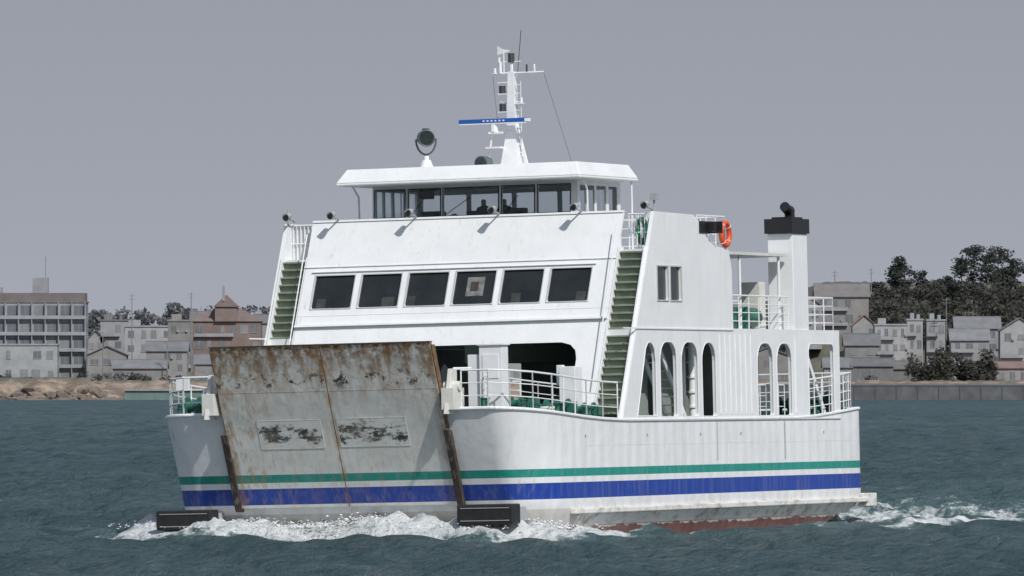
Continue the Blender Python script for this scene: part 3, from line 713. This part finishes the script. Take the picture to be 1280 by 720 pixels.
t.base(c); t.b.inputs['Roughness'].default_value=.9
o=MB(); o.add(vs,fs); o=o.done('coast_terrain',t.m,smooth=60)
m_=MB()
for i in range(220):
    X=random.uniform(-178,-106); Y=random.uniform(2222,2244); m_.ico((X,Y,float(hgt(np.array(X),np.array(Y)))*.7+.2),random.uniform(.4,1.7),1,.3,(1.6,1.2,.8))
m_.done('shore_rocks',mk('rock',(.19,.155,.13),.9,var=.5,vscale=.5))

# ------------------------------------------------------------------ BUILDINGS
bm_cache={}
def bmat(key,col,rough=.85):
    if key not in bm_cache: bm_cache[key]=mk(key,col,rough,var=.20,vscale=.35)
    return bm_cache[key]
WGs=[bmat('far_window_glass',(.14,.155,.175),.5),bmat('far_window_curtained',(.21,.22,.23),.6)]  # darks lifted: distance haze is mixed into the window colour
def building(name,x0,x1,y0,dep,z1,wall,roofc,z0=4.5,floors=2,bays=3,roof='gable',rh=2.5,balc=False,winh=.5,axis='x'):
    e=bpy.data.objects.new(name,None); COL.objects.link(e)
    wz=z1-(rh if roof!='flat' else 0); w=MB(); w.box(x0,x1,y0,y0+dep,z0-3,wz)
    if roof=='gable':
        if axis=='x': w.prism([(y0,wz),(y0+dep,wz),(y0+dep/2,z1-.15)],0,x0,x1)
        else: w.prism([(x0,wz),(x1,wz),((x0+x1)/2,z1-.15)],1,y0,y0+dep)
    w.done('walls',bmat('wall_%.2f_%.2f_%.2f'%wall,wall),e)
    r=MB(); o=.5
    if roof=='gable':
        if axis=='x':
            ym=y0+dep/2
            for a,b in((y0-o,ym),(y0+dep+o,ym)):
                zz=wz-o*rh/(dep/2)
                r.add([(x0-o,a,zz),(x1+o,a,zz),(x1+o,b,z1),(x0-o,b,z1),(x0-o,a,zz+.22),(x1+o,a,zz+.22),(x1+o,b,z1+.22),(x0-o,b,z1+.22)],BOXF)
            r.box(x0-o,x1+o,ym-.2,ym+.2,z1+.1,z1+.4)
        else:
            xm=(x0+x1)/2
            for a,b in((x0-o,xm),(x1+o,xm)):
                zz=wz-o*rh/((x1-x0)/2)
                r.add([(a,y0-o,zz),(a,y0+dep+o,zz),(b,y0+dep+o,z1),(b,y0-o,z1),(a,y0-o,zz+.22),(a,y0+dep+o,zz+.22),(b,y0+dep+o,z1+.22),(b,y0-o,z1+.22)],BOXF)
    elif roof=='hip':
        ym=y0+dep/2; k=min(dep/2,(x1-x0)/2)*.9
        r.add([(x0-o,y0-o,wz),(x1+o,y0-o,wz),(x1+o,y0+dep+o,wz),(x0-o,y0+dep+o,wz),(x0+k,ym,z1),(x1-k,ym,z1)],[(0,1,5,4),(1,2,5),(2,3,4,5),(3,0,4),(0,3,2,1)])
    else:
        r.box(x0-.25,x1+.25,y0-.25,y0+dep+.25,wz+.003,wz+.5); r.box(x0+1,x0+1+(x1-x0)*.25,y0+2,y0+5,wz+.503,wz+2.2)
        if random.random()<.4: r.tube(((x0+x1)/2+1,y0+3,wz+.5),((x0+x1)/2+1,y0+3,wz+1.8),.6,8)
    r.done('roof',bmat('roof_%.2f_%.2f_%.2f'%roofc,roofc),e)
    wn=[MB(),MB()]; fr=MB(); H_=wz-z0; fh=H_/floors; bw=(x1-x0)/bays
    for f in range(floors):
        zc=z0+fh*(f+.52)
        for b_ in range(bays):
            if not balc and random.random()<.15: continue
            xc_=x0+bw*(b_+.5)+ (random.uniform(-.12,.12)*bw if not balc else 0); hw=bw*(.36 if balc else random.uniform(.16,.34)); hh=fh*winh/2*(1 if balc else random.uniform(.7,1.1))
            wn[random.random()<.35].box(xc_-hw,xc_+hw,y0-.04,y0+.02,zc-hh,zc+hh)
            fr.box(xc_-hw-.1,xc_+hw+.1,y0-.14,y0,zc-hh-.14,zc-hh-.01); fr.box(xc_-.05,xc_+.05,y0-.08,y0-.045,zc-hh,zc+hh)
            if not balc and random.random()<.25: fr.box(xc_+hw+.2,xc_+hw+.9,y0-.5,y0-.01,zc-hh,zc-hh+.6)
        for sx,sg in((x0,-1),(x1,1)):
            nb=max(1,int(dep/4))
            for b_ in range(nb):
                yc=y0+dep*(b_+.5)/nb; a,b=sorted((sx-.02*sg,sx+.04*sg)); wn[0].box(a,b,yc-.7,yc+.7,zc-fh*winh/2,zc+fh*winh/2)
        if balc:
            fr.box(x0-.3,x1+.3,y0-1.3,y0-.01,z0+fh*f-.01,z0+fh*f+.22); fr.box(x0-.3,x1+.3,y0-1.3,y0-1.2,z0+fh*f+.223,z0+fh*f+1.0)
            for b_ in range(bays+1): fr.box(x0+bw*b_-.12,x0+bw*b_+.12,y0-1.19,y0-.01,z0+fh*f+.23,z0+fh*(f+1)-.02)
        elif random.random()<.4: fr.box(x0+.3,x0+(x1-x0)*.6,y0-1.1,y0-.15,z0+fh*f+.1,z0+fh*f+.3); fr.box(x0+.3,x0+(x1-x0)*.6,y0-1.1,y0-1.02,z0+fh*f+.303,z0+fh*f+1.1)
    wn[0].done('windows',WGs[0],e)
    if wn[1].v: wn[1].done('curtained_windows',WGs[1],e)
    fr.done('sills_and_frames',bmat('far_trim',(.30,.31,.33)),e)
    return e
GW=(.30,.315,.34);BE=(.25,.245,.24);DR=(.17,.176,.19);BR=(.17,.158,.16);TN=(.225,.22,.22);OR=(.28,.17,.135)  # muted wall and roof colours carry the haze; no atmosphere is modelled
h=building('seaside_hotel',-176,-125.2,2300,16,28.4,(.29,.31,.34),BR,floors=5,bays=13,roof='flat',balc=True,winh=.62)
m_=MB(); m_.box(-175,-125.4,2301,2315,28.91,31.3); m_.done('penthouse',bmat('brown_band',(.17,.15,.15)),h)
m_=MB(); m_.box(-141,-136.5,2305,2310,31.31,35.8); m_.box(-152,-150,2305,2309,31.31,33); m_.tube((-137.2,2306,35.8),(-137.2,2306,42),.12); m_.done('roof_structures',bmat('far_grey',(.27,.28,.30)),h)
building('hotel_annex',-168,-132.5,2284,10,15.8,(.33,.345,.365),GW,floors=2,bays=9,roof='flat')
building('house',-124,-112.6,2290,10,15.6,BE,DR,floors=2,bays=3,axis='y')
building('house',-116,-100.5,2278,9,11.4,TN,(.185,.19,.205),floors=1,bays=4,rh=2.2)
building('house',-107,-95,2292,10,16.8,(.27,.268,.27),DR,floors=3,bays=3)
building('apartment_block',-118.5,-104,2400,12,22,(.34,.35,.37),GW,floors=4,bays=4,roof='flat')
building('office_building',-104,-92,2370,12,23.5,TN,BE,floors=4,bays=4,roof='flat')
h=building('brick_building',-94,-74,2310,14,27,(.205,.155,.145),(.185,.145,.14),floors=4,bays=6,roof='hip',rh=4,balc=False,winh=.5)
m_=MB(); m_.box(-87.5,-81,2309,2318,23,27.3); m_.prism([(-88,27.31),(-80.5,27.31),(-84.2,30.8)],1,2308.5,2318.5); m_.done('dormer',bmat('dormer',(.21,.16,.15)),h)
m_=MB(); m_.box(-85.4,-84.6,2308.3,2308.49,29,33.5); m_.done('roof_ornament',bmat('far_grey',(.27,.28,.30)),h)
building('house',-127,-117,2420,12,24,(.30,.31,.325),DR,floors=4,bays=3,roof='flat')
building('house',-100,-90,2440,12,27,(.28,.285,.295),BR,floors=3,bays=3)
building('house',-92,-84,2275,8,13,(.25,.245,.245),DR,floors=2,bays=2)
building('warehouse',-84,-72,2272,9,11,(.235,.24,.25),DR,floors=1,bays=3)
building('house',-80,-68,2430,12,26,(.28,.28,.285),BR,floors=3,bays=3)
building('house',-131,-126,2420,8,21,(.29,.29,.30),BR,floors=3,bays=2,axis='y')
random.seed(21)
X=-66
while X<84:
    w=random.uniform(9,16); building('house',X,X+w,random.uniform(2275,2350),10,random.uniform(11,18),random.choice((GW,BE,TN)),random.choice((DR,BR)),floors=2,bays=3,axis=random.choice('xy')); X+=w+random.uniform(1,5)
building('house',91.5,107.5,2362,12,34.6,(.25,.245,.245),(.18,.168,.17),z0=22,floors=2,bays=4,rh=3.6)
building('house',86,93,2350,10,30.5,(.28,.282,.288),DR,z0=18,floors=2,bays=2,axis='y')
building('house',101.4,108.6,2335,9,25,(.31,.31,.31),OR,z0=14,floors=2,bays=2,axis='y',rh=3)
building('apartment_block',107,116.5,2312,11,21.8,(.355,.36,.37),GW,floors=4,bays=4,roof='flat')
building('apartment_block',116.6,121.2,2313,11,23.3,(.335,.338,.345),GW,floors=4,bays=2,roof='flat')
building('apartment_block',122.5,128,2316,11,23.2,(.295,.30,.31),GW,floors=4,bays=2,roof='flat')
building('house',128.8,140,2300,10,20.5,(.285,.288,.295),(.20,.207,.222),z0=6,floors=3,bays=3,rh=3)
building('house',132.6,146,2345,10,24.5,(.295,.295,.30),(.18,.187,.20),z0=10,floors=3,bays=3,rh=3.2)
building('house',144.5,156,2320,10,24,(.34,.348,.36),(.17,.178,.19),z0=8,floors=3,bays=3,axis='y',rh=3.5)
building('house',157,168,2330,10,24,(.31,.31,.31),DR,z0=8,floors=3,bays=3)
building('house',97,107,2284,9,19,(.225,.223,.223),(.15,.155,.165),floors=3,bays=2,rh=3)
building('boat_shed',98,110,2262,8,11.8,(.165,.17,.178),(.135,.138,.148),floors=1,bays=3,rh=2)
building('boat_shed',109.5,117,2266,8,11,(.19,.19,.193),(.15,.147,.148),floors=1,bays=2,rh=2)
building('shop',137,152,2262,8,10.8,(.30,.28,.28),(.225,.155,.15),floors=1,bays=5,rh=1.6)
building('house',90,98,2262,8,12,(.26,.26,.26),DR,floors=2,bays=2)
building('house',154,168,2270,8,12,(.285,.285,.285),DR,floors=2,bays=3)

sw=mk('weathered_concrete',(.105,.11,.118),.9,var=.35,vscale=.3,rust=.3)
m_=MB(); m_.box(60,420,2224,2228,-2,4.1); m_.done('concrete_sea_wall',sw)
w=bpy.data.objects['concrete_sea_wall']
m_=MB(); m_.box(60,420,2223.8,2224.9,4.105,4.7); m_.done('parapet',bmat('parapet_concrete',(.155,.16,.168)),w)
m_=MB()
for i in range(60): m_.box(61+i*6,61.2+i*6,2223.8,2223.99,-1,4.0)
m_.done('fender_piles',bmat('pile_dark',(.09,.094,.10)),w)
m_=MB(); m_.box(-110,-20,2226,2230,-2,2.6); m_.done('harbour_wall',bmat('harbour_wall_green',(.135,.20,.19)))
w=bpy.data.objects['harbour_wall']; m_=MB(); m_.box(-110,-20,2225.5,2230.2,2.605,3.1); m_.done('coping',bmat('coping',(.28,.285,.28)),w)

def pole(X,Y,z0,z1):
    m_=MB(); m_.tube((X,Y,z0),(X,Y,z1),.18,6,.11)
    for dz in(.6,1.6): m_.box(X-1.0,X+1.0,Y-.06,Y+.06,z1-dz-.06,z1-dz+.06)
    m_.done('utility_pole',bmat('pole_grey',(.22,.22,.23)))
for p in((-111.5,2300,5,31),(-94.3,2305,5,31.5),(-119,2280,5,20),(-100,2275,5,17),(98,2380,20,39),(128,2310,10,30),(151,2300,8,29),(110,2400,20,40)): pole(*p)

# ------------------------------------------------------------------ TREES
def leafmat(name,a,b):
    t=NT(name); c=t.mix(t.mr(t.noise(.28,4,.6),.38,.62),a,b)
    d=t.n.new('ShaderNodeBsdfDiffuse'); tl=t.n.new('ShaderNodeBsdfTranslucent'); m=t.n.new('ShaderNodeMixShader'); m.inputs[0].default_value=.45
    t.l.new(c,d.inputs[0]); t.l.new(c,tl.inputs[0]); t.l.new(d.outputs[0],m.inputs[1]); t.l.new(tl.outputs[0],m.inputs[2]); t.l.new(m.outputs[0],t.n['Material Output'].inputs[0])
    t.n.remove(t.b); return t.m
LM=leafmat('pine_foliage',(.078,.090,.084),(.115,.125,.110)); LM2=leafmat('scrub_foliage',(.090,.097,.088),(.140,.134,.115))  # foliage greens greyed and lightened to paint in aerial haze
LM3=leafmat('far_foliage',(.20,.21,.225),(.25,.255,.265))  # palest foliage, haze painted into its colour
BK=mk('bark',(.12,.11,.105),.9,var=.3)
def leaves(mb,cx,cy,cz,rx,ry,rz,n,size):
    for i in range(n):
        d=Vector((random.gauss(0,1),random.gauss(0,1),random.gauss(0,1))).normalized()*random.random()**.4
        p=Vector((cx+d.x*rx,cy+d.y*ry,cz+d.z*rz)); a=Vector((random.uniform(-1,1),random.uniform(-1,1),random.uniform(-.6,.6))).normalized(); b=a.orthogonal().normalized()
        b.rotate(Quaternion(a,random.uniform(0,6.28))); s=size*random.uniform(.5,1.3)
        mb.add([p-a*s-b*s*.35,p+a*s*.9-b*s*.5,p+a*s*1.1+b*s*.4,p-a*s*.8+b*s*.55],[(0,1,2,3)])
def pine(X,Y,z0,hgt_,w):
    e=bpy.data.objects.new('pine_tree',None); COL.objects.link(e)
    tr=MB(); lf=MB(); lean=random.uniform(-.12,.12); pts=[Vector((X+lean*hgt_*k*k+random.uniform(-.2,.2),Y,z0-1+(hgt_+.2)*k)) for k in (0,.25,.5,.75,1)]
    for i in range(4): tr.tube(pts[i],pts[i+1],.38-.08*i,7,.30-.08*i)
    for i in range(20):
        k=random.uniform(.2,1.0); j=min(3,int(k*4)); p=pts[j].lerp(pts[j+1],k*4-j) if k<1 else pts[4]
        rad=w*.5*(1.15-k*.75)*random.uniform(.4,1.1); an=random.uniform(0,6.28)
        q=p+Vector((math.cos(an)*rad,math.sin(an)*rad,random.uniform(.2,1.0)))
        tr.tube(p,q,.13,5,.05); cr=w*random.uniform(.13,.22)
        leaves(lf,q.x,q.y,q.z,cr*1.3,cr*1.3,cr*.7,62,.40)
    leaves(lf,pts[4].x,pts[4].y,pts[4].z-.3,w*.2,w*.2,w*.16,80,.40)
    tr.done('trunk_and_limbs',BK,e); lf.done('needles',LM,e)
random.seed(11)
H1=lambda X,Y: float(hgt(np.array(float(X)),np.array(float(Y))))
for X,zt_,w in((109.5,33,6),(113.5,36,7),(118,41,9),(122,43,10),(126.5,39,8),(131,36,8),(135,38,8),(139,43.0,9),(143,47,12),(147,46,10),(151,47,11),(155,43,9),(160,43,10),(166,42,10),(174,44,10)):
    z0=H1(X,2430); pine(X,2430+random.uniform(-8,8),z0,zt_-z0,w)
mass=MB(); rsx=random.Random(4)
for i in range(330):
    X=rsx.uniform(106,235); Y=rsx.uniform(2362,2428); z0=H1(X,Y); hh=rsx.uniform(5,10); w=rsx.uniform(3,5)
    mass.tube((X,Y,z0-1),(X+rsx.uniform(-.5,.5),Y,z0+hh*.8),.2,5,.08)
    for k in range(4):
        leaves(mass,X+rsx.uniform(-w,w)*.6,Y+rsx.uniform(-w,w)*.6,z0+hh*rsx.uniform(.35,.95),w*.55,w*.55,w*.45,34,.55)
mass.done('hillside_woodland',LM2)
mass=MB()
for i in range(34):
    X=115+rsx.random()*24; Y=2253+rsx.uniform(-2,4); hh=rsx.uniform(4,9.5)
    for k in range(4): leaves(mass,X+rsx.uniform(-1.5,1.5),Y,5+hh*rsx.uniform(.1,1),1.8,1.8,1.5,50,.45)
mass.done('shrub_thicket',LM2)
mass=MB()
for i in range(110):
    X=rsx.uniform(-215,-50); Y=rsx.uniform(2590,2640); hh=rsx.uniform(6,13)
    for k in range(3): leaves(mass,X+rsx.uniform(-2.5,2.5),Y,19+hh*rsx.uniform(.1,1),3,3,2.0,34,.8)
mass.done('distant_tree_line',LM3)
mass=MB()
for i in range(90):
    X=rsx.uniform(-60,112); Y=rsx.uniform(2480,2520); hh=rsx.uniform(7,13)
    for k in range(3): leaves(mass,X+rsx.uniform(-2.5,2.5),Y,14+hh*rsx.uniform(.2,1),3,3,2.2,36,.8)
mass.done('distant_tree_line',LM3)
mass=MB()
for i in range(60):
    X=rsx.choice((rsx.uniform(-175,-140),rsx.uniform(-125,-72),rsx.uniform(100,165))); Y=rsx.uniform(2256,2276); hh=rsx.uniform(1,2.6)
    leaves(mass,X,Y,5.2+hh*.6,2.0,1.6,hh*.6,40,.4)
mass.done('shore_bushes',LM2)

# ------------------------------------------------------------------ WORLD / SUN / CAMERA
w=bpy.data.worlds.new('World'); scene.world=w; w.use_nodes=True; nt=w.node_tree; N=nt.nodes; L=nt.links
bg=N['Background']; bg.inputs[1].default_value=.10
sky=N.new('ShaderNodeTexSky'); sky.sky_type='NISHITA'; sky.sun_disc=False; sky.sun_elevation=R(45); sky.sun_rotation=R(151); sky.air_density=1.2; sky.dust_density=3.0
tc=N.new('ShaderNodeTexCoord'); sx=N.new('ShaderNodeSeparateXYZ'); L.new(tc.outputs['Generated'],sx.inputs[0])
cr=N.new('ShaderNodeValToRGB'); e=cr.color_ramp.elements; e[0].position=0.;e[0].color=(.395,.42,.485,1); e[1].position=.055;e[1].color=(.315,.333,.390,1)
x=e.new(.5); x.color=(.22,.28,.38,1)
L.new(sx.outputs[2],cr.inputs[0])
mul=N.new('ShaderNodeMix'); mul.data_type='RGBA'; mul.blend_type='MULTIPLY'; mul.inputs[0].default_value=1.; L.new(cr.outputs[0],mul.inputs[6]); mul.inputs[7].default_value=(10,10,10,1); mul.clamp_result=False
fm_=N.new('ShaderNodeMapRange'); fm_.inputs[1].default_value=0;fm_.inputs[2].default_value=.7;fm_.inputs[3].default_value=.95;fm_.inputs[4].default_value=.5; L.new(sx.outputs[2],fm_.inputs[0])
mx=N.new('ShaderNodeMix'); mx.data_type='RGBA'; mx.clamp_result=False; L.new(fm_.outputs[0],mx.inputs[0]); L.new(sky.outputs[0],mx.inputs[6]); L.new(mul.outputs[2],mx.inputs[7])
L.new(mx.outputs[2],bg.inputs[0])
sd=bpy.data.lights.new('sun','SUN'); sd.energy=3.45; sd.angle=R(.5); sd.color=(1,.98,.94)
so=bpy.data.objects.new('sun',sd); COL.objects.link(so)
to=Vector((math.sin(R(29))*math.cos(R(45)),-math.cos(R(29))*math.cos(R(45)),math.sin(R(45)))); so.rotation_euler=to.to_track_quat('Z','Y').to_euler(); so.location=(50,100,100)
cd=bpy.data.cameras.new('camera'); cd.lens=275.6; cd.sensor_width=36; cd.clip_start=1; cd.clip_end=30000
cam=bpy.data.objects.new('camera',cd); COL.objects.link(cam); cam.location=(0,0,4.55); cam.rotation_euler=(R(90.7016),0,0); scene.camera=cam
scene.view_settings.view_transform='Standard'; scene.view_settings.look='None'; scene.view_settings.exposure=0
